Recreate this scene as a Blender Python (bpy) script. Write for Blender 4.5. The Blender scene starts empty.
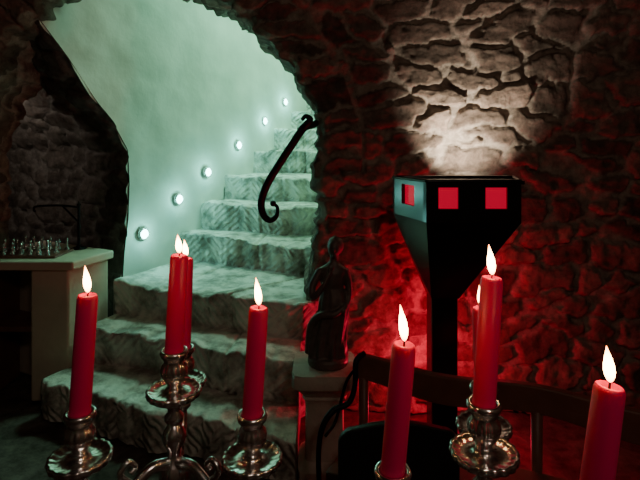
import bpy, math, random
import numpy as np
from mathutils import Vector, Matrix
random.seed(4)
C=bpy.context
col=C.scene.collection

# ------------------------------------------------------------------ helpers
def empty(name,loc=(0,0,0)):
    o=bpy.data.objects.new(name,None); o.location=loc; o.empty_display_size=.05
    col.objects.link(o); return o
def mk(name,verts,faces,mat=None,smooth=True,parent=None,attrs=None):
    me=bpy.data.meshes.new(name)
    me.from_pydata([tuple(v) for v in verts],[],[tuple(f) for f in faces])
    me.update()
    if smooth: me.polygons.foreach_set('use_smooth',[True]*len(me.polygons))
    if attrs is not None:
        a=me.color_attributes.new('stone','FLOAT_COLOR','POINT')
        a.data.foreach_set('color',np.asarray(attrs,dtype=np.float32).ravel())
    o=bpy.data.objects.new(name,me); col.objects.link(o)
    if mat:
        me.materials.append(mat)
    if parent is not None:
        o.parent=parent; o.matrix_parent_inverse=Matrix.Translation(parent.location).inverted()
    return o
class MB:
    """mesh builder collecting several shaped pieces into one mesh"""
    def __init__(s): s.v=[]; s.f=[]
    def add(s,v,f,M=None):
        n=len(s.v)
        s.v+= [ (M@Vector(p)) if M else Vector(p) for p in v]
        s.f+= [tuple(i+n for i in q) for q in f]
        return s
    def obj(s,name,mat,smooth=True,parent=None): return mk(name,s.v,s.f,mat,smooth,parent)
def lathe(prof,segs=32,lobes=0,amp=0,sx=1,sy=1):
    v=[];f=[]
    for r,z in prof:
        for i in range(segs):
            a=2*math.pi*i/segs
            rr=r*(1+(amp*math.cos(lobes*a) if lobes else 0))
            v.append((rr*math.cos(a)*sx,rr*math.sin(a)*sy,z))
    n=len(prof)
    for j in range(n-1):
        for i in range(segs):
            i2=(i+1)%segs
            f.append((j*segs+i,(j+1)*segs+i,(j+1)*segs+i2,j*segs+i2))
    return v,f
def cat(pts,n=8):
    P=[Vector(p) for p in pts]; P=[P[0]*2-P[1]]+P+[P[-1]*2-P[-2]]
    out=[]
    for i in range(1,len(P)-2):
        for k in range(n):
            t=k/n
            out.append(.5*((2*P[i])+(P[i+1]-P[i-1])*t+(2*P[i-1]-5*P[i]+4*P[i+1]-P[i+2])*t*t+(3*P[i]-P[i-1]-3*P[i+1]+P[i+2])*t**3))
    out.append(P[-2]); return out
def tube(pts,rad,n=8,segs=12,flat=1.0):
    path=cat(pts,n); v=[];f=[]
    m=len(path); up=Vector((0.13,.21,.97)).normalized()
    T0=(path[1]-path[0]).normalized(); N=(up-T0*up.dot(T0)).normalized()
    for i,p in enumerate(path):
        T=(path[min(i+1,m-1)]-path[max(i-1,0)]).normalized()
        N=(N-T*N.dot(T)).normalized(); B=T.cross(N)
        if isinstance(rad,(list,tuple)):
            u=i/(m-1)*(len(rad)-1); k=min(int(u),len(rad)-2); r=rad[k]+(rad[k+1]-rad[k])*(u-k)
        else: r=rad
        for s in range(segs):
            a=2*math.pi*s/segs
            v.append(p+N*math.cos(a)*r+B*math.sin(a)*r*flat)
    for i in range(m-1):
        for s in range(segs):
            s2=(s+1)%segs
            f.append((i*segs+s,i*segs+s2,(i+1)*segs+s2,(i+1)*segs+s))
    f.append(tuple(range(segs))[::-1]); f.append(tuple((m-1)*segs+s for s in range(segs)))
    return v,f
def box(x0,x1,y0,y1,z0,z1):
    v=[(x,y,z) for z in (z0,z1) for y in (y0,y1) for x in (x0,x1)]
    return v,[(0,2,3,1),(4,5,7,6),(0,1,5,4),(2,6,7,3),(0,4,6,2),(1,3,7,5)]
def bevel(o,w=.005,s=2):
    m=o.modifiers.new('bevel','BEVEL'); m.width=w; m.segments=s; m.limit_method='ANGLE'; return o
def sphere(c,r,sx=1,sy=1,sz=1,n=16,M=None):
    prof=[(max(1e-4,math.sin(math.pi*i/n)*r),-math.cos(math.pi*i/n)*r*sz) for i in range(n+1)]
    v,f=lathe(prof,20,0,0,sx,sy)
    return [Vector(p)+Vector(c) for p in v],f

# ------------------------------------------------------------------ numpy noise
def h2(i,j,s=0.):
    x=np.sin(i*127.1+j*311.7+s*74.7)*43758.5453
    return x-np.floor(x)
def vn(x,y,s=0.):
    i=np.floor(x);j=np.floor(y);u=x-i;w=y-j;u=u*u*(3-2*u);w=w*w*(3-2*w)
    return (h2(i,j,s)*(1-u)+h2(i+1,j,s)*u)*(1-w)+(h2(i,j+1,s)*(1-u)+h2(i+1,j+1,s)*u)*w
def fbm(x,y,s=0.,o=4):
    t=0;a=.5
    for k in range(o): t=t+a*vn(x*2**k,y*2**k,s+k*3.1); a*=.5
    return t
def cells(u,v,su,sv,seed):
    """rubble masonry: mask (1 stone / 0 mortar), random id, per-stone tilt"""
    u=u+.10*(vn(u*4,v*4,seed+1)-.5)+.035*(vn(u*17,v*17,seed+6)-.5)+.022*(vn(u*45,v*45,seed+8)-.5)
    v=v+.09*(vn(u*3.3,v*3.3,seed+2)-.5)+.035*(vn(u*15,v*15,seed+5)-.5)+.022*(vn(u*41,v*41,seed+9)-.5)
    U=u/su;V=v/sv; fv=np.floor(V)
    F1=np.full(U.shape,9.);F2=np.full(U.shape,9.);ID=np.zeros(U.shape);T=np.zeros(U.shape)
    for dj in (-1,0,1):
        j=fv+dj; off=h2(j,j*0+3,seed)
        fi=np.floor(U-off)
        for di in (-2,-1,0,1,2):
            i=fi+di
            dx=U-(i+off+.5+.85*(h2(i,j,seed+.3)-.5)); dy=V-(j+.5+.45*(h2(i,j,seed+.7)-.5))
            w=.42*(h2(i,j,seed+2.9)-.5)
            d=(np.abs(dx)**4+np.abs(dy)**4)**(1/4.)+w
            idn=h2(i,j,seed+1.9)
            tl=dx*(h2(i,j,seed+4.9)-.5)+dy*(h2(i,j,seed+5.9)-.5)
            c=d<F1
            F2=np.where(c,F1,np.minimum(F2,d)); ID=np.where(c,idn,ID); T=np.where(c,tl,T); F1=np.where(c,d,F1)
    e=F2-F1
    m=np.clip((e-.10)/.11,0,1); m=m*m*(3-2*m)
    return m,ID,T
def relief(x,y,m,i,t,seed=2.):
    rg=1-np.abs(2*vn(x*11,y*15,seed+3)-1)
    return m*(.014+.026*i+.040*t)+.022*(fbm(x*5,y*6,seed)-.5)+.014*(rg-.5)*m+.017*(fbm(x*26,y*34,seed+6.)-.5)

# ------------------------------------------------------------------ materials
def newmat(name):
    m=bpy.data.materials.new(name); m.use_nodes=True
    return m,m.node_tree.nodes,m.node_tree.links,m.node_tree.nodes['Principled BSDF']
def simple(name,c,rough=.5,metal=0,noise=0,nscale=20,bump=0,coat=0,sss=0):
    m,N,L,b=newmat(name)
    b.inputs['Base Color'].default_value=(*c,1); b.inputs['Roughness'].default_value=rough; b.inputs['Metallic'].default_value=metal
    if coat: b.inputs['Coat Weight'].default_value=coat
    if sss:
        b.inputs['Subsurface Weight'].default_value=sss; b.inputs['Subsurface Radius'].default_value=(.02,.003,.003); b.inputs['Subsurface Scale'].default_value=.5
    if noise or bump:
        tc=N.new('ShaderNodeTexCoord'); n=N.new('ShaderNodeTexNoise'); n.inputs['Scale'].default_value=nscale; n.inputs['Detail'].default_value=6
        L.new(tc.outputs['Object'],n.inputs['Vector'])
        if noise:
            mx=N.new('ShaderNodeMix'); mx.data_type='RGBA'
            mx.inputs[6].default_value=(*[x*(1-noise) for x in c],1); mx.inputs[7].default_value=(*[min(1,x*(1+noise)) for x in c],1)
            L.new(n.outputs['Fac'],mx.inputs[0]); L.new(mx.outputs[2],b.inputs['Base Color'])
        if bump:
            bp=N.new('ShaderNodeBump'); bp.inputs['Strength'].default_value=bump; bp.inputs['Distance'].default_value=.02
            L.new(n.outputs['Fac'],bp.inputs['Height']); L.new(bp.outputs['Normal'],b.inputs['Normal'])
    return m
def stone_mat(name,a,bcol,mortar,bump=.6):
    m,N,L,b=newmat(name); b.inputs['Roughness'].default_value=.88
    b.inputs['Specular IOR Level'].default_value=.2
    at=N.new('ShaderNodeAttribute'); at.attribute_name='stone'
    sp=N.new('ShaderNodeSeparateColor'); L.new(at.outputs['Color'],sp.inputs[0])
    m1=N.new('ShaderNodeMix'); m1.data_type='RGBA'; m1.inputs[6].default_value=(*a,1); m1.inputs[7].default_value=(*bcol,1); L.new(sp.outputs[1],m1.inputs[0])
    tc=N.new('ShaderNodeTexCoord'); n=N.new('ShaderNodeTexNoise'); n.inputs['Scale'].default_value=16; n.inputs['Detail'].default_value=10; n.inputs['Roughness'].default_value=.72
    L.new(tc.outputs['Object'],n.inputs['Vector'])
    m2=N.new('ShaderNodeMix'); m2.data_type='RGBA'; m2.inputs[6].default_value=(*mortar,1)
    L.new(sp.outputs[0],m2.inputs[0]); L.new(m1.outputs[2],m2.inputs[7])
    m3=N.new('ShaderNodeMix'); m3.data_type='RGBA'; m3.blend_type='MULTIPLY'; m3.inputs[0].default_value=1
    cr=N.new('ShaderNodeValToRGB'); cr.color_ramp.elements[0].position=.32; cr.color_ramp.elements[0].color=(.36,.35,.34,1); cr.color_ramp.elements[1].position=.66; cr.color_ramp.elements[1].color=(1.2,1.2,1.2,1)
    L.new(n.outputs['Fac'],cr.inputs[0]); L.new(m2.outputs[2],m3.inputs[6]); L.new(cr.outputs[0],m3.inputs[7])
    L.new(m3.outputs[2],b.inputs['Base Color'])
    bp=N.new('ShaderNodeBump'); bp.inputs['Strength'].default_value=bump; bp.inputs['Distance'].default_value=.03
    L.new(n.outputs['Fac'],bp.inputs['Height']); L.new(bp.outputs['Normal'],b.inputs['Normal'])
    return m
def emis(name,c,s):
    m,N,L,b=newmat(name); b.inputs['Base Color'].default_value=(0,0,0,1)
    b.inputs['Emission Color'].default_value=(*c,1); b.inputs['Emission Strength'].default_value=s
    return m
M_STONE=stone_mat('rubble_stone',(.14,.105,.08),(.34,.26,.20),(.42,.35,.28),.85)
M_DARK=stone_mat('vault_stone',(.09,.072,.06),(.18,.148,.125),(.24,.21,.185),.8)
M_PLASTER=simple('lime_plaster',(.76,.78,.68),.9,noise=.24,nscale=4,bump=.6)
M_BEIGE=simple('cream_render',(.62,.54,.40),.85,noise=.15,nscale=9,bump=.3)
M_LIME=simple('carved_limestone',(.52,.45,.36),.8,noise=.2,nscale=18,bump=.4)
M_IRON=simple('wrought_iron',(.012,.012,.013),.45,.6,bump=.2,nscale=60)
M_BLACK=simple('black_lacquer',(.008,.008,.009),.22)
M_BRONZE=simple('weathered_bronze',(.13,.10,.085),.5,.2,noise=.5,nscale=40,bump=.15)
M_SILVER=simple('tarnished_silver',(.84,.81,.80),.2,1,noise=.25,nscale=70,bump=.05)
M_WAX=simple('red_wax',(.86,.014,.15),.42,sss=.25)
M_WOOD=simple('dark_oak',(.19,.075,.05),.45,noise=.45,nscale=12,bump=.2)
M_TABLE=simple('table_wood',(.06,.03,.02),.5,noise=.4,nscale=10)
M_PEWTER=simple('pewter_glass',(.6,.62,.6),.15,.8)
M_RED=emis('red_glass',(1,.0,.05),.5)
M_LED=emis('led_lens',(.45,1,.95),20)
M_WICK=simple('wick',(.02,.01,.01),.9)
M_FLOOR=stone_mat('flagstone',(.12,.095,.08),(.20,.165,.135),(.10,.08,.065),.5)
# flame
M_FLAME,N,L,b=newmat('flame'); 
b.inputs['Base Color'].default_value=(0,0,0,1)
tc=N.new('ShaderNodeTexCoord'); sx=N.new('ShaderNodeSeparateXYZ'); L.new(tc.outputs['Generated'],sx.inputs[0])
cr=N.new('ShaderNodeValToRGB'); e=cr.color_ramp.elements
e[0].position=0; e[0].color=(.22,.04,.02,1); e[1].position=1; e[1].color=(.35,.07,.01,1)
x=e.new(.25); x.color=(1,.50,.17,1)
x=e.new(.62); x.color=(1,.56,.22,1)
L.new(sx.outputs[2],cr.inputs[0]); L.new(cr.outputs[0],b.inputs['Emission Color']); b.inputs['Emission Strength'].default_value=46
# steps material: worn limestone; shallow diagonal tool marks on the risers only
M_STEP,N,L,b=newmat('tooled_limestone'); b.inputs['Roughness'].default_value=.85
tc=N.new('ShaderNodeTexCoord')
ws=[]
for ang in (40,-48):
    mp=N.new('ShaderNodeMapping'); mp.inputs['Rotation'].default_value=(0,math.radians(ang),0); L.new(tc.outputs['Object'],mp.inputs[0])
    w=N.new('ShaderNodeTexWave'); w.inputs['Scale'].default_value=9; w.inputs['Distortion'].default_value=4; w.inputs['Detail'].default_value=4; w.inputs['Detail Scale'].default_value=1.4; L.new(mp.outputs[0],w.inputs[0]); ws.append(w)
ck=N.new('ShaderNodeTexNoise'); ck.inputs['Scale'].default_value=3.5; ck.inputs['Detail'].default_value=1; L.new(tc.outputs['Object'],ck.inputs[0])
gt=N.new('ShaderNodeMath'); gt.operation='GREATER_THAN'; gt.inputs[1].default_value=.5; L.new(ck.outputs['Fac'],gt.inputs[0])
mx=N.new('ShaderNodeMix'); L.new(gt.outputs[0],mx.inputs[0]); L.new(ws[0].outputs['Fac'],mx.inputs[2]); L.new(ws[1].outputs['Fac'],mx.inputs[3])
ge=N.new('ShaderNodeNewGeometry'); sn=N.new('ShaderNodeSeparateXYZ'); L.new(ge.outputs['True Normal'],sn.inputs[0])
ab=N.new('ShaderNodeMath'); ab.operation='ABSOLUTE'; L.new(sn.outputs[2],ab.inputs[0])
mr=N.new('ShaderNodeMapRange'); mr.inputs[1].default_value=.3; mr.inputs[2].default_value=.8; mr.inputs[3].default_value=.30; mr.inputs[4].default_value=.03; L.new(ab.outputs[0],mr.inputs[0])
n=N.new('ShaderNodeTexNoise'); n.inputs['Scale'].default_value=8; n.inputs['Detail'].default_value=9; n.inputs['Roughness'].default_value=.6; L.new(tc.outputs['Object'],n.inputs[0])
ad=N.new('ShaderNodeMath'); ad.operation='MULTIPLY_ADD'; L.new(mx.outputs[0],ad.inputs[0]); L.new(mr.outputs[0],ad.inputs[1]); L.new(n.outputs['Fac'],ad.inputs[2])
bp=N.new('ShaderNodeBump'); bp.inputs['Strength'].default_value=.9; bp.inputs['Distance'].default_value=.035; L.new(ad.outputs[0],bp.inputs['Height']); L.new(bp.outputs[0],b.inputs['Normal'])
cr=N.new('ShaderNodeValToRGB'); cr.color_ramp.elements[0].position=.38; cr.color_ramp.elements[0].color=(.30,.28,.23,1); cr.color_ramp.elements[1].position=.57; cr.color_ramp.elements[1].color=(.80,.78,.68,1)
L.new(n.outputs['Fac'],cr.inputs[0]); L.new(cr.outputs[0],b.inputs['Base Color'])

# ------------------------------------------------------------------ front wall with arch
YW=2.7
arch=[(-.08,0),(-.08,.32),(-.065,.75),(-.03,.914),(-.005,1.13),(-.005,1.35),(-.01,1.51),(-.07,1.67),(-.124,1.805),(-.216,1.94),(-.35,2.08),(-.50,2.19),(-.73,2.31),(-.95,2.42),(-1.2,2.44),(-1.38,2.34),(-1.50,2.15),(-1.73,1.92),(-1.94,1.5),(-1.98,1.1),(-1.98,0)]
outer_keys=[(0,(2.7,0)),(6,(2.7,1.75)),(10,(2.7,3.3)),(13,(-.95,3.3)),(17,(-3.5,3.3)),(18,(-3.5,1.6)),(20,(-3.5,0))]
A=np.array(arch,float)
seg=np.r_[0,np.cumsum(np.linalg.norm(np.diff(A,axis=0),axis=1))]
O=np.zeros_like(A)
for (i0,p0),(i1,p1) in zip(outer_keys[:-1],outer_keys[1:]):
    for i in range(i0,i1+1):
        t=(seg[i]-seg[i0])/(seg[i1]-seg[i0]); O[i]=np.array(p0)*(1-t)+np.array(p1)*t
dens=np.maximum(np.diff(seg),np.linalg.norm(np.diff(O,axis=0),axis=1)*.6)
par=[]
for i in range(len(A)-1):
    k=max(2,int(dens[i]/.009)); par+= [i+q/k for q in range(k)]
par.append(len(A)-1); par=np.array(par)
idx=np.arange(len(A))
ax=np.interp(par,idx,A[:,0]); az=np.interp(par,idx,A[:,1]); ox=np.interp(par,idx,O[:,0]); oz=np.interp(par,idx,O[:,1]); ss=np.interp(par,idx,seg)
nz=(vn(ss*8,ss*0,5)-.5)*.06+(vn(ss*25,ss*0,7)-.5)*.035
dirx=ox-ax;dirz=oz-az;dl=np.hypot(dirx,dirz); ux=dirx/dl;uz=dirz/dl
M=250
K=len(par)
X=[];Y=[];Z=[];R=[]
ND=26
for q in range(ND):        # intrados from back to front
    d=.45*(1-q/ND)
    X.append(ax+ux*nz);Z.append(az+uz*nz*(az>.05)); Y.append(np.full(K,YW+d)); R.append(np.full(K,-d))
for q in range(M):
    f=(q/(M-1))**1.12
    r=f*dl
    fade=np.clip(1-r/.1,0,1)
    X.append(ax+ux*(r+nz*fade));Z.append(np.maximum(az+uz*(r+nz*fade),0)*1.0); Y.append(np.full(K,YW)); R.append(r)
X=np.array(X);Y=np.array(Y);Z=np.array(Z);R=np.array(R);S=np.tile(ss,(len(X),1)); PAR=np.tile(par,(len(X),1))
m0,id0,t0_=cells(X,Z,.26,.125,3.)
m1,id1,t1_=cells(S,R+.02,.12,.30,9.)
m2,id2,t2_=cells(S,R,.16,.2,12.)
vou=(R>=0)&(R<.24)&(PAR>4.6)
mm=np.where(R<0,m2,np.where(vou,m1,m0)); idd=np.where(R<0,id2,np.where(vou,id1,id0)); tl=np.where(R<0,t2_,np.where(vou,t1_,t0_))
mm=np.where((PAR>4.6)&(np.abs(R-.24)<.012),mm*.2,mm)
hh=relief(X,Z,mm,idd,tl,2.)
lean=.32*np.maximum(0,Z-1.95)**1.4
onw=R>=0
edge=np.clip(R/.03,0,1)
Yf=np.where(onw,Y-hh*(.35+.65*edge)-lean+ .02*(1-edge),Y-lean)
UX=np.tile(ux,(len(X),1));UZ=np.tile(uz,(len(X),1))
Xf=np.where(onw,X,X-UX*hh*.6*np.clip(-R/.05,0,1)); Zf=np.where(onw,Z,np.maximum(0,Z-UZ*hh*.6*(Z>.05)*np.clip(-R/.05,0,1)))
V=np.stack([Xf,Yf,Zf],-1).reshape(-1,3)
def gridfaces(r,c):
    return [(i*c+j,(i+1)*c+j,(i+1)*c+j+1,i*c+j+1) for i in range(r-1) for j in range(c-1)]
at=np.stack([mm,idd,mm*0,mm*0+1],-1).reshape(-1,4)
mk('wall_front',V.tolist(),gridfaces(len(X),K),M_STONE,True,attrs=at)

def sheet(name,P0,du,dv,lu,lv,nrm,mat,su=.29,sv=.15,seed=1.,res=.03,amp=1.0):
    nu=int(lu/res);nv=int(lv/res)
    u,v=np.meshgrid(np.linspace(0,lu,nu),np.linspace(0,lv,nv),indexing='ij')
    m,i,t=cells(u,v,su,sv,seed); h=relief(u,v,m,i,t,seed)*amp
    P=np.array(P0)+u[...,None]*np.array(du)+v[...,None]*np.array(dv)+h[...,None]*np.array(nrm)
    at=np.stack([m,i,m*0,m*0+1],-1).reshape(-1,4)
    return mk(name,P.reshape(-1,3).tolist(),gridfaces(nu,nv),mat,True,attrs=at)
sheet('wall_right',(2.68,-2.5,0),(0,1,0),(0,0,1),5.25,3.35,(-1,0,0),M_STONE,seed=21)
sheet('wall_side_left',(-3.48,-2.5,0),(0,1,0),(0,0,1),5.25,3.35,(1,0,0),M_STONE,seed=22)
sheet('wall_back',(-3.5,-2.5,0),(1,0,0),(0,0,1),6.2,3.35,(0,1,0),M_STONE,seed=23)
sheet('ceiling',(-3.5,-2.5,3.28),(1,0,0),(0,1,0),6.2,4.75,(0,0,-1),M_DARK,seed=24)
sheet('floor',(-4.2,-2.5,-.02),(1,0,0),(0,1,0),6.95,7.5,(0,0,1),M_FLOOR,su=.5,sv=.38,seed=25,res=.04,amp=.35)

# ------------------------------------------------------------------ plaster stair wall with arched cut-out
def W(t): return np.array((-1.3+.95*t,3.1+1.7*t))
cut=[(.03,0),(.045,.5),(.055,.75),(.07,.95),(.075,1.2),(.068,1.4),(.015,1.56),(-.06,1.72),(-.145,1.93),(-.235,2.12),(-.25,2.24)]
cz=np.array([c[1] for c in cut]);ct=np.array([c[0] for c in cut])
zs=np.linspace(0,4.2,150)
tt=np.linspace(0,1,110)
Vp=[]
wn=np.array((.873,-.488))
for z in zs:
    t0=np.interp(z,cz,ct)+(.022*(vn(np.array([z*14.]),np.array([0.]),3)[0]-.5) if z<2.1 else 0)
    for q in tt:
        t=t0+(2.4-t0)*q**1.3
        p=W(t); d=.07*(float(fbm(np.array([t*3.]),np.array([z*2.]),4.)[0])-.5)
        Vp.append((p[0]+wn[0]*d,p[1]+wn[1]*d,z))
mk('wall_left',Vp,gridfaces(len(zs),len(tt)),M_PLASTER)
cs=np.array([[ *W(t),z] for t,z in cut]); sl=np.r_[0,np.cumsum(np.linalg.norm(np.diff(cs,axis=0),axis=1))]
u1=np.linspace(0,sl[-1],140)
bx=[np.interp(u1,sl,cs[:,k]) for k in range(3)]
dd=np.linspace(0,2.6,170)
Um,Dm=np.meshgrid(u1,dd,indexing='ij')
m,i,t=cells(Dm,Um,.24,.13,31.); h=relief(Um,Dm,m,i,t,2.)*.8
h=h*np.clip(Dm/.05,0,1)
nx,ny=-.488*.9,-.873*.9
Px=bx[0][:,None]-.873*Dm+nx*h; Py=bx[1][:,None]+.488*Dm+ny*h; Pz=bx[2][:,None]-.4*h*(bx[2][:,None]>1.4)
at=np.stack([m,i,m*0,m*0+1],-1).reshape(-1,4)
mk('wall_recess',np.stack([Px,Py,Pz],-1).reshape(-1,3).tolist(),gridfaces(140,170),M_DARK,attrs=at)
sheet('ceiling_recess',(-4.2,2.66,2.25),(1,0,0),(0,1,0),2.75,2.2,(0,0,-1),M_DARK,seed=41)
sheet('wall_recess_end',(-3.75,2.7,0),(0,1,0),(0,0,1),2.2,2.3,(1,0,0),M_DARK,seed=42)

pl=MB()
def quad(a,b,c,d,n=12):
    a,b,c,d=map(Vector,(a,b,c,d)); v=[]
    for i in range(n+1):
        for j in range(n+1):
            s=i/n;t=j/n; v.append((a*(1-s)+b*s)*(1-t)+(d*(1-s)+c*s)*t)
    return v,gridfaces(n+1,n+1)
pl.add(*quad((.0,3.13,0),(.47,3.2,0),(.47,3.2,4.2),(.0,3.13,4.2)))
pl.add(*quad((.47,3.2,0),(.75,7.2,0),(.75,7.2,4.2),(.47,3.2,4.2)))
pl.obj('wall_stairwell_right',M_PLASTER)
mk('wall_stairwell_end',[(.9,7.1,0),(.9,7.1,4.2),(0.5,7.1,4.2),(0.5,7.1,0)],[(0,1,2,3)],M_PLASTER,False)
mk('ceiling_stairwell',[(-1.8,2.2,4.2),(1.2,2.2,4.2),(1.2,7.2,4.2),(-1.8,7.2,4.2)],[(0,1,2,3)],M_PLASTER,False)

# ------------------------------------------------------------------ stairs
Ls=[(-1.47,2.61),(-1.345,2.84),(-1.245,3.06),(-1.0,3.64),(-.93,3.79),(-.775,4.05),(-.605,4.35),(-.44,4.65),(-.3,4.9),(-.16,5.15),(-.02,5.4),(.1,5.65),(.6,6.9)]
Rs=[(-.10,2.05),(-.10,2.35),(-.10,2.62),(.42,2.92),(.42,3.32),(.44,3.75),(.46,4.15),(.48,4.5),(.5,4.85),(.52,5.15),(.54,5.45),(.56,5.75),(.9,7.0)]
H=.2; NA=220; rows=[]
a=np.linspace(0,1,NA)
for k in range(12):
    Lk=np.array(Ls[k]);Rk=np.array(Rs[k]);Ln=np.array(Ls[k+1]);Rn=np.array(Rs[k+1])
    line=Lk+(Rk-Lk)*a[:,None]; nxt=Ln+(Rn-Ln)*a[:,None]
    dv=nxt-line; dn=dv/np.linalg.norm(dv,axis=1)[:,None]
    s=a*np.linalg.norm(Rk-Lk)
    wob=(.05*(vn(s*3+k*7,s*0,1)-.5)+.030*(vn(s*13+k*3,s*0,2)-.5)+.018*(vn(s*35+k*3,s*0,2)-.5))
    wz=(.030*(vn(s*2.5+k*5,s*0,4)-.5)+.022*(vn(s*11+k*11,s*0,3)-.5)+.012*(vn(s*30+k*11,s*0,3)-.5)) - .015*np.sin(np.pi*a)
    joint=np.zeros(NA)
    for jx in (.35+.1*math.sin(k*2.3), .72+.08*math.cos(k*1.7)):
        joint=np.maximum(joint,np.exp(-((a-jx)/.006)**2))
    for z in (0,.12,.24,.36,.48,.6,.72,.84,.93):
        off=.040*(fbm(s*9+k*13,s*0+z*4,6.)-.5)
        back=.014*(1-z)
        rows.append(np.column_stack([line+dn*(wob+off+back+joint*.018)[:,None],np.full(NA,H*k+z*H)+ (wz*z)]))
    rows.append(np.column_stack([line+dn*(wob+.006)[:,None],H*(k+1)-.004+wz-joint*.014]))
    for f in (.05,.14,.25,.4,.6,.8,.97):
        base=line+dv*f
        rows.append(np.column_stack([base+dn*(wob*(1-f))[:,None],H*(k+1)+wz*(1-f)-joint*.014+.020*(fbm(s*6+k*9,s*0+f*3,9.)-.5)*(f<.9)]))
Rr=np.array(rows); nr=len(rows)
V=Rr.reshape(-1,3).tolist(); F=[tuple(reversed(q)) for q in gridfaces(nr,NA)]
for c in (0,NA-1):
    st=len(V)
    for i in range(nr): p=Rr[i,c]; V.append((p[0],p[1],0))
    for i in range(nr-1):
        F.append((i*NA+c,(i+1)*NA+c,st+i+1,st+i))
mk('stone_staircase',V,F,M_STEP)

# ------------------------------------------------------------------ wall lights
ts=[.126,.288,.443,.637,.828,1.0]; zz=[.845,1.048,1.23,1.44,1.66,1.86]
for t,z in zip(ts,zz):
    p=W(t); e0=empty('recessed_spotlight',(p[0]+wn[0]*.02,p[1]+wn[1]*.02,z))
    rot=Vector((wn[0],wn[1],0)).to_track_quat('Z','Y').to_matrix().to_4x4()
    Mx=Matrix.Translation(e0.location)@rot
    b1=MB().add(*lathe([(.030,-.03),(.040,-.03),(.040,.0),(.038,.006),(.032,.008),(.031,.004),(.030,-.01)],28),M=Mx); b1.obj('rim',M_PEWTER,parent=e0)
    b2=MB().add(*lathe([(.0309,.002),(.026,.006),(.013,.011),(.0001,.012)],28),M=Mx); b2.obj('lens',M_LED,parent=e0)
    ld=bpy.data.lights.new('led','POINT'); ld.energy=1.2; ld.color=(.26,1,.92); ld.shadow_soft_size=.02
    lo=bpy.data.objects.new('led',ld); col.objects.link(lo); lo.location=(wn[0]*.07,wn[1]*.07,0); lo.parent=e0

# ------------------------------------------------------------------ iron handrail
hr=MB()
pts=[(.02,2.9,1.60),(-.03,2.72,1.54),(-.085,2.62,1.515),(-.15,2.6,1.42),(-.215,2.6,1.32),(-.275,2.6,1.22),(-.305,2.6,1.13),(-.295,2.6,1.065),(-.262,2.6,1.035),(-.228,2.6,1.055),(-.222,2.6,1.10),(-.245,2.6,1.125)]
hr.add(*tube(pts,[.02,.02,.023,.023,.023,.023,.022,.020,.018,.015,.012,.011],8,12,.7))
hr.add(*sphere((-.244,2.6,1.122),.016))
hr.add(*tube([(-.11,2.62,1.50),(-.07,2.6,1.535),(-.05,2.6,1.56),(-.075,2.6,1.575),(-.095,2.6,1.555)],[.016,.018,.016,.012,.009],6,10))
hr.add(*tube([(.02,2.88,1.6),(.03,3.5,1.95),(.3,4.3,2.35)],.018,6,10))
hr.obj('iron_handrail',M_IRON)

# ------------------------------------------------------------------ floor lantern (hopper shape)
la=empty('floor_lantern',(.6,2.15,0))
top=[(.34,2.3),(.428,2.0),(.80,2.0),(.89,2.3)]
bot=[(.47,2.21),(.47,2.1),(.58,2.1),(.58,2.21)]
mb=MB()
zt,zb,zp=1.275,1.11,.78
def facet(p,q,holes):
    p=np.array(p);q=np.array(q); us=sorted({0,.06,.94,1}|{u for h in holes for u in h}); vs=[zb,1.165,1.25,zt-.008,zt]
    v=[(*(p+(q-p)*u),z) for z in vs for u in us]; n=len(us); f=[]
    for j in range(4):
        for i in range(n-1):
            um=(us[i]+us[i+1])/2
            if j==1 and any(h[0]<um<h[1] for h in holes): continue
            f.append((j*n+i,j*n+i+1,(j+1)*n+i+1,(j+1)*n+i))
    mb.add(v,f)
facet(top[0],top[1],[(.3,.68)]); facet(top[1],top[2],[(.12,.335),(.625,.86)]); facet(top[2],top[3],[(.3,.7)]); facet(top[3],top[0],[(.12,.3),(.7,.88)])
for i in range(4):
    j=(i+1)%4
    mb.add([(*top[i],zb),(*top[j],zb),(*bot[j],zp),(*bot[i],zp)],[(0,3,2,1)])
o=mb.obj('hopper_head',M_BLACK,False,la)
w=o.modifiers.new('weld','WELD'); w.merge_threshold=.0005
s=o.modifiers.new('sol','SOLIDIFY'); s.thickness=.012; s.offset=0
bevel(o,.003,2)
mb=MB()
for i in range(4):
    j=(i+1)%4; mb.add(*tube([(*top[i],zt),((top[i][0]+top[j][0])/2,(top[i][1]+top[j][1])/2,zt),(*top[j],zt)],.008,4,10))
mb.add(*box(.40,.86,2.10,2.29,zt-.02,zt-.005))
mb.obj('top_rim',M_BLACK,False,la)
mb=MB()
cx,cy=.615,2.16
def pane(p,q,u0,u1):
    p=np.array(p);q=np.array(q);c=np.array((cx,cy))
    a_=p+(q-p)*(u0-.02);b_=p+(q-p)*(u1+.02); n=(c-(a_+b_)/2); n=n/np.linalg.norm(n)*.012; a_+=n;b_+=n
    mb.add([(*a_,1.155),(*b_,1.155),(*b_,1.26),(*a_,1.26)],[(0,1,2,3)])
pane(top[0],top[1],.3,.68);pane(top[1],top[2],.12,.335);pane(top[1],top[2],.625,.86);pane(top[2],top[3],.3,.7);pane(top[3],top[0],.12,.3);pane(top[3],top[0],.7,.88)
mb.obj('red_glass_panes',M_RED,False,la)
mb=MB(); mb.add(*box(.47,.58,2.1,2.21,.05,.785)); bevel(mb.obj('post',M_BLACK,False,la),.008)
mb=MB(); mb.add(*box(.38,.67,2.0,2.31,.0,.05)); bevel(mb.obj('foot',M_BLACK,False,la),.01)
mb=MB(); mb.add(*tube([(.71,2.30,1.20),(.71,2.36,1.19),(.71,2.40,1.21),(.71,2.41,1.24)],[.010,.010,.014,.022],6,12)); mb.obj('bulb_socket',M_BLACK,True,la)
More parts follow.
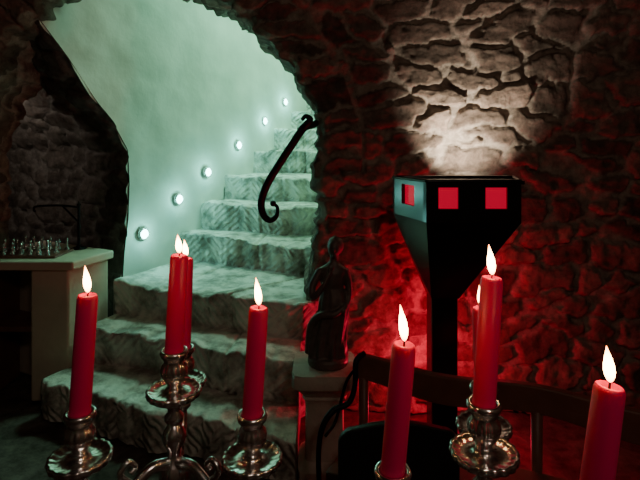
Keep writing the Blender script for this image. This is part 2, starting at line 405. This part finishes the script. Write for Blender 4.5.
def spot(name,loc,tgt,e,c,size,blend,r,parent=None):
    ld=bpy.data.lights.new(name,'SPOT'); ld.energy=e; ld.color=c; ld.spot_size=size; ld.spot_blend=blend; ld.shadow_soft_size=r
    o=bpy.data.objects.new(name,ld); col.objects.link(o); o.location=loc; o.rotation_euler=(Vector(tgt)-Vector(loc)).to_track_quat('-Z','Y').to_euler()
    if parent: o.parent=parent; o.matrix_parent_inverse=Matrix.Translation(parent.location).inverted()
    return o
def point(name,loc,e,c,r,parent=None):
    ld=bpy.data.lights.new(name,'POINT'); ld.energy=e; ld.color=c; ld.shadow_soft_size=r
    o=bpy.data.objects.new(name,ld); col.objects.link(o); o.location=loc
    if parent: o.parent=parent; o.matrix_parent_inverse=Matrix.Translation(parent.location).inverted()
    return o
spot('uplight',(.71,2.41,1.262),(.755,2.62,1.455),44,(1,.90,.75),1.70,1.0,.010,la)
point('red_bulb',(.79,2.46,.90),1.3,(1,.012,.06),.02,la)
point('red_bulb_mid',(.60,2.46,.66),3.0,(1,.012,.06),.02,la)
point('red_bulb_low',(.585,2.42,.28),10,(1,.02,.07),.02,la)

# ------------------------------------------------------------------ pedestal + statue
pe=empty('stone_pedestal',(.02,2.2,0))
mb=MB()
def sq(prof,cx,cy,n=4,pw=8):
    v=[];f=[];S=32
    for r,z in prof:
        for i in range(S):
            a=2*math.pi*i/S; k=(abs(math.cos(a))**pw+abs(math.sin(a))**pw)**(-1/pw)
            v.append((cx+r*k*math.cos(a),cy+r*k*math.sin(a),z))
    for j in range(len(prof)-1):
        for i in range(S): i2=(i+1)%S; f.append((j*S+i,j*S+i2,(j+1)*S+i2,(j+1)*S+i))
    f.append(tuple((len(prof)-1)*S+i for i in range(S)))
    return v,f
mb.add(*sq([(.115,0),(.115,.05),(.1,.065),(.085,.08),(.082,.30),(.085,.33),(.095,.345),(.09,.355),(.105,.375),(.128,.40),(.138,.405),(.14,.41),(.14,.45),(.136,.455),(.136,.462)],.02,2.2))
mb.obj('pillar',M_LIME,True,pe)
e_=pe.children[0].modifiers.new('es','EDGE_SPLIT'); e_.split_angle=math.radians(40)

mb=MB()
bx0,by0,bz0=.045,2.2,.462
mb.add(*lathe([(.0001,0),(.085,0),(.09,.01),(.088,.03),(.08,.04),(.0001,.045)],28),M=Matrix.Translation((bx0-.01,by0,bz0)))
rings=[(0.035,.082,.066,-.012,0),(.08,.080,.062,-.012,0),(.13,.074,.056,-.006,0),(.18,.070,.052,.004,0),(.23,.068,.050,.014,0),(.27,.068,.050,.018,0),(.30,.060,.044,.016,0),(.335,.048,.036,.010,0),(.37,.054,.040,.008,0),(.40,.062,.040,.010,0),(.42,.060,.034,.012,0),(.435,.034,.026,.014,0),(.45,.019,.019,.016,0),(.475,.018,.018,.018,0)]
v=[];f=[];S=56
for q,(z,rx,ry,ox_,oy_) in enumerate(rings):
    for i in range(S):
        a=2*math.pi*i/S
        fold=1+(.13*math.sin(a*9+z*14)+.06*math.sin(a*17-z*22))*max(0,1-z/.36)
        v.append((bx0+ox_+rx*fold*math.cos(a),by0+oy_+ry*fold*math.sin(a),bz0+z))
for j in range(len(rings)-1):
    for i in range(S): i2=(i+1)%S; f.append((j*S+i,j*S+i2,(j+1)*S+i2,(j+1)*S+i))
f.append(tuple(range(S))[::-1]); f.append(tuple((len(rings)-1)*S+i for i in range(S)))
mb.add(v,f)
hx,hz=bx0+.018,bz0+.507
mb.add(*sphere((hx,by0-.004,hz),.033,.88,1.0,1.22))
mb.add(*sphere((hx+.006,by0+.012,hz+.008),.038,.95,1,1.1))
mb.add(*sphere((hx+.014,by0+.038,hz+.004),.019))
mb.add(*tube([(hx-.002,by0-.033,hz+.008),(hx-.003,by0-.044,hz-.004),(hx-.002,by0-.033,hz-.008)],[.003,.006,.004],4,8))
mb.add(*tube([(hx-.009,by0-.030,hz-.017),(hx-.001,by0-.036,hz-.018),(hx+.007,by0-.030,hz-.017)],.0035,4,8))
mb.add(*sphere((hx,by0-.026,hz-.030),.010))
mb.add(*tube([(bx0-.040,by0,bz0+.412),(bx0-.078,by0-.02,bz0+.345),(bx0-.072,by0-.045,bz0+.305),(bx0-.035,by0-.058,bz0+.35),(bx0-.005,by0-.050,bz0+.405)],[.019,.017,.015,.012,.009],6,12))
mb.add(*sphere((bx0-.002,by0-.048,bz0+.412),.013,.8,.7,1.3))
for k in range(4): mb.add(*tube([(bx0-.008+k*.005,by0-.05,bz0+.418),(bx0-.005+k*.006,by0-.052,bz0+.432),(bx0-.002+k*.006,by0-.047,bz0+.442-abs(k-1.5)*.002)],[.0036,.0034,.003],4,8))
mb.add(*tube([(bx0+.062,by0,bz0+.412),(bx0+.080,by0+.004,bz0+.35),(bx0+.080,by0-.012,bz0+.29),(bx0+.062,by0-.045,bz0+.25)],[.019,.017,.014,.010],6,12))
mb.add(*sphere((bx0+.058,by0-.05,bz0+.243),.013,.8,.9,1.2))
mb.add(*tube([(bx0+.070,by0-.035,bz0+.27),(bx0+.02,by0-.058,bz0+.235),(bx0-.045,by0-.045,bz0+.225),(bx0-.082,by0-.01,bz0+.17),(bx0-.092,by0+.0,bz0+.09),(bx0-.094,by0,bz0+.045)],[.010,.014,.016,.018,.017,.019],6,12))
o=mb.obj('bronze_statue',M_BRONZE)
r=o.modifiers.new('remesh','REMESH'); r.mode='VOXEL'; r.voxel_size=.003; r.use_smooth_shade=True
s=o.modifiers.new('smooth','SMOOTH'); s.iterations=1; s.factor=.5

# ------------------------------------------------------------------ left counter
co=empty('masonry_counter',(-1.6,2.9,0))
def prism(poly,z0,z1):
    n=len(poly); v=[(*p,z0) for p in poly]+[(*p,z1) for p in poly]
    return v,[tuple(range(n))[::-1],tuple(range(n,2*n))]+[(i,(i+1)%n,n+(i+1)%n,n+i) for i in range(n)]
mb=MB()
mb.add(*prism([(-1.61,2.78),(-1.40,2.78),(-1.29,3.05),(-1.61,3.22)],0,.735)); 
mb.add(*prism([(-1.90,3.15),(-1.612,3.0),(-1.612,3.2),(-1.90,3.36)],0,.735))
bevel(mb.obj('base',M_BEIGE,False,co),.012,3)
mb=MB(); mb.add(*prism([(-1.92,2.75),(-1.36,2.75),(-1.265,3.07),(-1.90,3.42)],.736,.785)); bevel(mb.obj('worktop',M_BEIGE,False,co),.01,3)
mb=MB(); mb.add(*prism([(-1.90,2.80),(-1.615,2.80),(-1.615,2.99),(-1.90,3.12)],.38,.41)); mb.add(*prism([(-1.90,2.80),(-1.86,2.80),(-1.86,3.1),(-1.90,3.12)],0,.735)); bevel(mb.obj('shelf',M_WOOD,False,co),.004)

ch=MB()
prof=[(.014,0),(.015,.004),(.010,.010),(.006,.018),(.0055,.036),(.009,.040),(.005,.043),(.008,.050),(.0075,.056),(.003,.062),(.0001,.064)]
for yy in (2.86,2.93,3.02):
    for q in range(7):
        xx=-1.86+q*.05+(yy-2.86)*.2; s=1+.35*random.random()
        ch.add(*lathe([(a_*1.0,z*s) for a_,z in prof],14),M=Matrix.Translation((xx,yy,.799)))
chb=empty('chess_set',(-1.66,2.94,.785))
ch.obj('pieces',M_PEWTER,True,chb)
mb=MB(); mb.add(*box(-1.89,-1.50,2.83,3.05,.786,.798)); bevel(mb.obj('board',M_WOOD,False,chb),.003)
mb=MB(); X0,Y0=-1.50,3.11
mb.add(*lathe([(.0001,.786),(.045,.786),(.045,.793),(.02,.80),(.009,.81),(.008,.90),(.012,.92),(.008,.94),(.008,1.05),(.014,1.06),(.006,1.07),(.0001,1.085)],16),M=Matrix.Translation((X0,Y0,0)))
mb.add(*tube([(X0,Y0,1.045),(X0-.12,Y0,1.055),(X0-.26,Y0,1.05),(X0-.28,Y0,1.03),(X0-.27,Y0,1.015)],.007,6,10))
mb.add(*tube([(X0,Y0,.95),(X0-.05,Y0,1.0),(X0-.1,Y0,1.05)],.006,6,10))
mb.obj('iron_hanging_stand',M_IRON)

# ------------------------------------------------------------------ wooden bench with iron arm
be=empty('wooden_bench',(.65,1.8,0))
Av=Vector((.15,2.0,0));Bv=Vector((1.35,1.46,0)); d=(Bv-Av).normalized(); L_=(Bv-Av).length; nrm=Vector((d.y,-d.x,0))
def alongbench(prof_top,prof_bot,th,off=0,n=60):
    v=[];f=[]
    for i in range(n+1):
        u=i/n; p=Av+d*L_*u+nrm*off
        for (sgn,zf) in ((-1,prof_bot),(-1,prof_top),(1,prof_top),(1,prof_bot)):
            q=p+nrm*sgn*th/2; v.append((q.x,q.y,zf(u)))
    for i in range(n):
        for k in range(4): k2=(k+1)%4; f.append((i*4+k,i*4+k2,(i+1)*4+k2,(i+1)*4+k))
    f.append((3,2,1,0)); f.append((n*4,n*4+1,n*4+2,n*4+3)); return v,f
mb=MB(); mb.add(*alongbench(lambda u:.575+.012*math.cos(u*4*math.pi),lambda u:.475+.018*math.cos(u*4*math.pi),.035)); bevel(mb.obj('back_rail',M_WOOD,False,be),.006)
mb=MB(); mb.add(*alongbench(lambda u:.30,lambda u:.265,.30,.17)); bevel(mb.obj('seat',M_WOOD,False,be),.006)
mb=MB()
for u in (.02,.5,.98):
    for off,h_ in ((0,.50),(.29,.27)):
        p=Av+d*L_*u+nrm*off
        mb.add(*lathe([(.0001,0),(.018,0),(.022,.05),(.016,.08),(.022,.14),(.018,.2),(.02,h_),(.0001,h_)],14),M=Matrix.Translation(p))
mb.obj('legs',M_WOOD,True,be)
mb=MB(); mb.add(*tube([(.175,1.97,.60),(.14,1.94,.58),(.135,1.92,.50),(.11,1.9,.44),(.05,1.88,.42),(.01,1.86,.37),(-.005,1.85,.28),(.0,1.85,.12),(.01,1.85,.0)],[.010,.011,.011,.011,.012,.011,.010,.010,.011],7,12))
mb.add(*tube([(.14,1.93,.56),(.10,1.93,.50),(.06,1.92,.36),(.02,1.87,.33)],.006,6,10))
mb.obj('iron_arm',M_IRON,True,be)

# ------------------------------------------------------------------ black chair
cc=empty('black_chair',(.24,1.4,0))
def panel(x0,x1,z0,z1,y0,y1,rad=.05,n=10,arc=.02):
    out=[(x0,z0),(x1,z0)]
    for i in range(n+1): a=i/n*math.pi/2; out.append((x1-rad+rad*math.cos(a),z1-rad+rad*math.sin(a)))
    for i in range(1,6): u=i/6; out.append((x1-rad-(x1-x0-2*rad)*u,z1+arc*math.sin(math.pi*u)))
    for i in range(n+1): a=math.pi/2+i/n*math.pi/2; out.append((x0+rad+rad*math.cos(a),z1-rad+rad*math.sin(a)))
    m_=len(out); v=[(x,y0,z) for x,z in out]+[(x,y1,z) for x,z in out]
    return v,[tuple(range(m_)),tuple(range(m_,2*m_))[::-1]]+[(i,m_+i,m_+(i+1)%m_,(i+1)%m_) for i in range(m_)]
M_CHAIR=simple('black_paint',(.012,.012,.012),.5)
mb=MB(); mb.add(*panel(.055,.42,.34,.56,1.5,1.525)); bevel(mb.obj('backrest',M_CHAIR,False,cc),.004)
mb=MB(); mb.add(*box(.06,.415,1.10,1.53,.30,.33)); bevel(mb.obj('seat',M_CHAIR,False,cc),.008)
mb=MB()
for x,y in ((.08,1.13),(.395,1.13),(.08,1.51),(.395,1.51)): mb.add(*tube([(x,y,0),(x,y,.15),(x,y,.345 if y>1.3 else .305)],[.012,.016,.018],4,10))
mb.obj('legs',M_CHAIR,True,cc)

# ------------------------------------------------------------------ dining table
tb=empty('dining_table',(0,.2,0))
mb=MB(); mb.add(*box(-1.0,1.0,-.35,.82,.715,.75)); bevel(mb.obj('top',M_TABLE,False,tb),.008)
mb=MB()
for x in (-.92,.92):
    for y in (-.28,.75): mb.add(*lathe([(.0001,0),(.03,0),(.035,.1),(.025,.15),(.04,.35),(.035,.6),(.045,.64),(.045,.714),(.0001,.714)],16),M=Matrix.Translation((x,y,0)))
mb.add(*box(-.95,.95,-.30,-.28,.62,.714)); mb.add(*box(-.95,.95,.75,.77,.62,.714))
mb.obj('legs',M_TABLE,False,tb)

# ------------------------------------------------------------------ candelabra
cup=[(.0122,-.012),(.0122,0),(.0160,.0005),(.0172,-.003),(.0160,-.007),(.0128,-.011),(.0122,-.015),(.0140,-.018),(.0156,-.024),(.0150,-.030),(.0115,-.037),(.0085,-.041),(.0085,-.046),(.0120,-.050),(.0230,-.051),(.0290,-.0485),(.0320,-.047),(.0330,-.050),(.0315,-.055),(.0240,-.060),(.0140,-.066),(.0080,-.071),(.0075,-.076),(.0115,-.081),(.0115,-.086),(.0065,-.092),(.0001,-.095)]
stem=[(.0065,-.09),(.0120,-.098),(.0150,-.107),(.0120,-.116),(.0078,-.122),(.0075,-.132),(.0130,-.138),(.0175,-.150),(.0175,-.160),(.0120,-.172),(.0080,-.180),(.0075,-.26),(.0130,-.27),(.0180,-.285),(.0120,-.30),(.0100,-.32),(.0200,-.345),(.0450,-.365),(.0580,-.383),(.0650,-.392),(.0650,-.4015),(.0001,-.4015)]
def lathe_g(prof,segs=72):
    v,f=lathe(prof,segs)
    out=[]
    for (x,y,z) in v:
        a=math.atan2(y,x)
        g=.09*abs(math.sin(a*6)) if (-.034<z<-.016) else (.06*abs(math.sin(a*9)) if (-.064<z<-.046) else (.06*abs(math.sin(a*5)) if z<-.12 else 0))
        out.append((x*(1+g-.02*(g>0)),y*(1+g-.02*(g>0)),z))
    return out,f
def candle(parent,base,tip,flick,r=.0113):
    base=Vector(base);tip=Vector(tip[:3]); ax_=(tip-base); h=ax_.length; q=ax_.to_track_quat('Z','Y').to_matrix().to_4x4()
    Mx=Matrix.Translation(base)@q
    prof=[(.0001,-.010),(r,-.010),(r*1.0,.0),(r*.99,h*.5),(r*.96,h-.004),(r*.86,h-.0008),(r*.74,h),(r*.5,h-.003),(.0001,h-.0045)]
    MB().add(*lathe(prof,28),M=Mx).obj('candle',M_WAX,True,parent)
    MB().add(*tube([Mx@Vector((0,0,h-.005)),Mx@Vector((.0004,0,h+.003)),Mx@Vector((.0012,0,h+.008))],.0008,4,8)).obj('wick',M_WICK,True,parent)
    fl=[(.0002,0),(.0020,.002),(.0034,.006),(.0041,.011),(.0037,.017),(.0026,.023),(.0014,.028),(.0006,.032),(.0001,.034)]
    fl=[(a_*1.0,z*flick) for a_,z in fl]
    v,f=lathe(fl,20); v=[(x-.05*z-(z*z)*2,y,z) for x,y,z in v]
    MB().add(v,f,M=Matrix.Translation(Mx@Vector((0,0,h+.002)))).obj('flame',M_FLAME,True,parent)
def candelabrum(cx,cy,zt_,tip,arms):
    e0=empty('silver_candelabrum',(cx,cy,.75))
    mb=MB(); T=Matrix.Translation((cx,cy,zt_))
    k=(zt_-.7505)/.4015
    mb.add(*lathe_g(cup),M=T); mb.add(*lathe_g(stem),M=Matrix.Translation((cx,cy,zt_))@Matrix.Diagonal((1,1,k,1)))
    for (x,y,z,tp,fk) in arms:
        mb.add(*lathe_g(cup),M=Matrix.Translation((x,y,z)))
        dx,dy=x-cx,y-cy; hz_=zt_-.143; bz=z-.093
        P=lambda s,zz_:(cx+dx*s,cy+dy*s,zz_)
        mb.add(*tube([P(.05,hz_+.004),P(.25,hz_+.008),P(.45,hz_-.004),P(.68,hz_-.020),P(.90,hz_-.018),P(1.0,bz-.006),P(1.0,bz+.006)],[.008,.0065,.006,.006,.006,.006,.006],8,12))
        mb.add(*tube([P(.45,hz_-.004),P(.60,hz_+.014),P(.52,hz_+.026),P(.44,hz_+.018),P(.49,hz_+.012)],[.004,.004,.0035,.003,.004],7,10))
        mb.add(*tube([P(.68,hz_-.020),P(.80,hz_-.035),P(.70,hz_-.042),P(.63,hz_-.033)],[.004,.004,.003,.0025],7,10))
    mb.obj('frame',M_SILVER,True,e0)
    candle(e0,(cx,cy,zt_),tip[:3],tip[3])
    for (x,y,z,tp,fk) in arms: candle(e0,(x,y,z),tp,fk)
candelabrum(-.181,.62,1.152,(-.1745,.62,1.270,.68),[
    (-.264,.55,1.112,(-.2555,.55,1.241),.88),
    (-.076,.56,1.105,(-.0685,.56,1.224),.92),
    (-.203,.74,1.108,(-.1985,.74,1.240),.75)])
candelabrum(.164,.50,1.148,(.172,.50,1.273,.9),[
    (.067,.46,1.106,(.0775,.46,1.222),1.0),
    (.198,.37,1.104,(.2145,.37,1.226),.8),
    (.203,.62,1.108,(.200,.62,1.205),.75)])

# ------------------------------------------------------------------ lights
def area(name,loc,tgt,e,c,sz):
    ld=bpy.data.lights.new(name,'AREA'); ld.energy=e; ld.color=c; ld.size=sz
    o=bpy.data.objects.new(name,ld); col.objects.link(o); o.location=loc; o.rotation_euler=(Vector(tgt)-Vector(loc)).to_track_quat('-Z','Y').to_euler(); return o
area('stairwell_lamp',(.1,4.1,3.6),(-.4,4.1,1.0),34,(.42,1,.74),.5)
area('upper_landing_lamp',(.2,6.0,3.9),(0,5,2),28,(.42,1,.76),.5)
point('room_fill',(.6,-.8,2.7),21,(1,.76,.62),.2)  # added warm fill behind the camera, not a fixture of the room
point('recess_fill',(-2.3,3.0,1.75),4.5,(1,.92,.82),.05)  # added light to bring up the recess stones, no actual lamp there
w=bpy.data.worlds.new('world'); C.scene.world=w; w.use_nodes=True
w.node_tree.nodes['Background'].inputs[0].default_value=(.01,.008,.007,1); w.node_tree.nodes['Background'].inputs[1].default_value=.3

# ------------------------------------------------------------------ camera
cd=bpy.data.cameras.new('camera'); cam=bpy.data.objects.new('camera',cd); col.objects.link(cam)
cam.location=(0,0,1.4); cam.rotation_euler=(math.pi/2,0,0); cd.sensor_width=36; cd.lens=28.125; cd.shift_y=-90/640; cd.clip_start=.02
C.scene.camera=cam
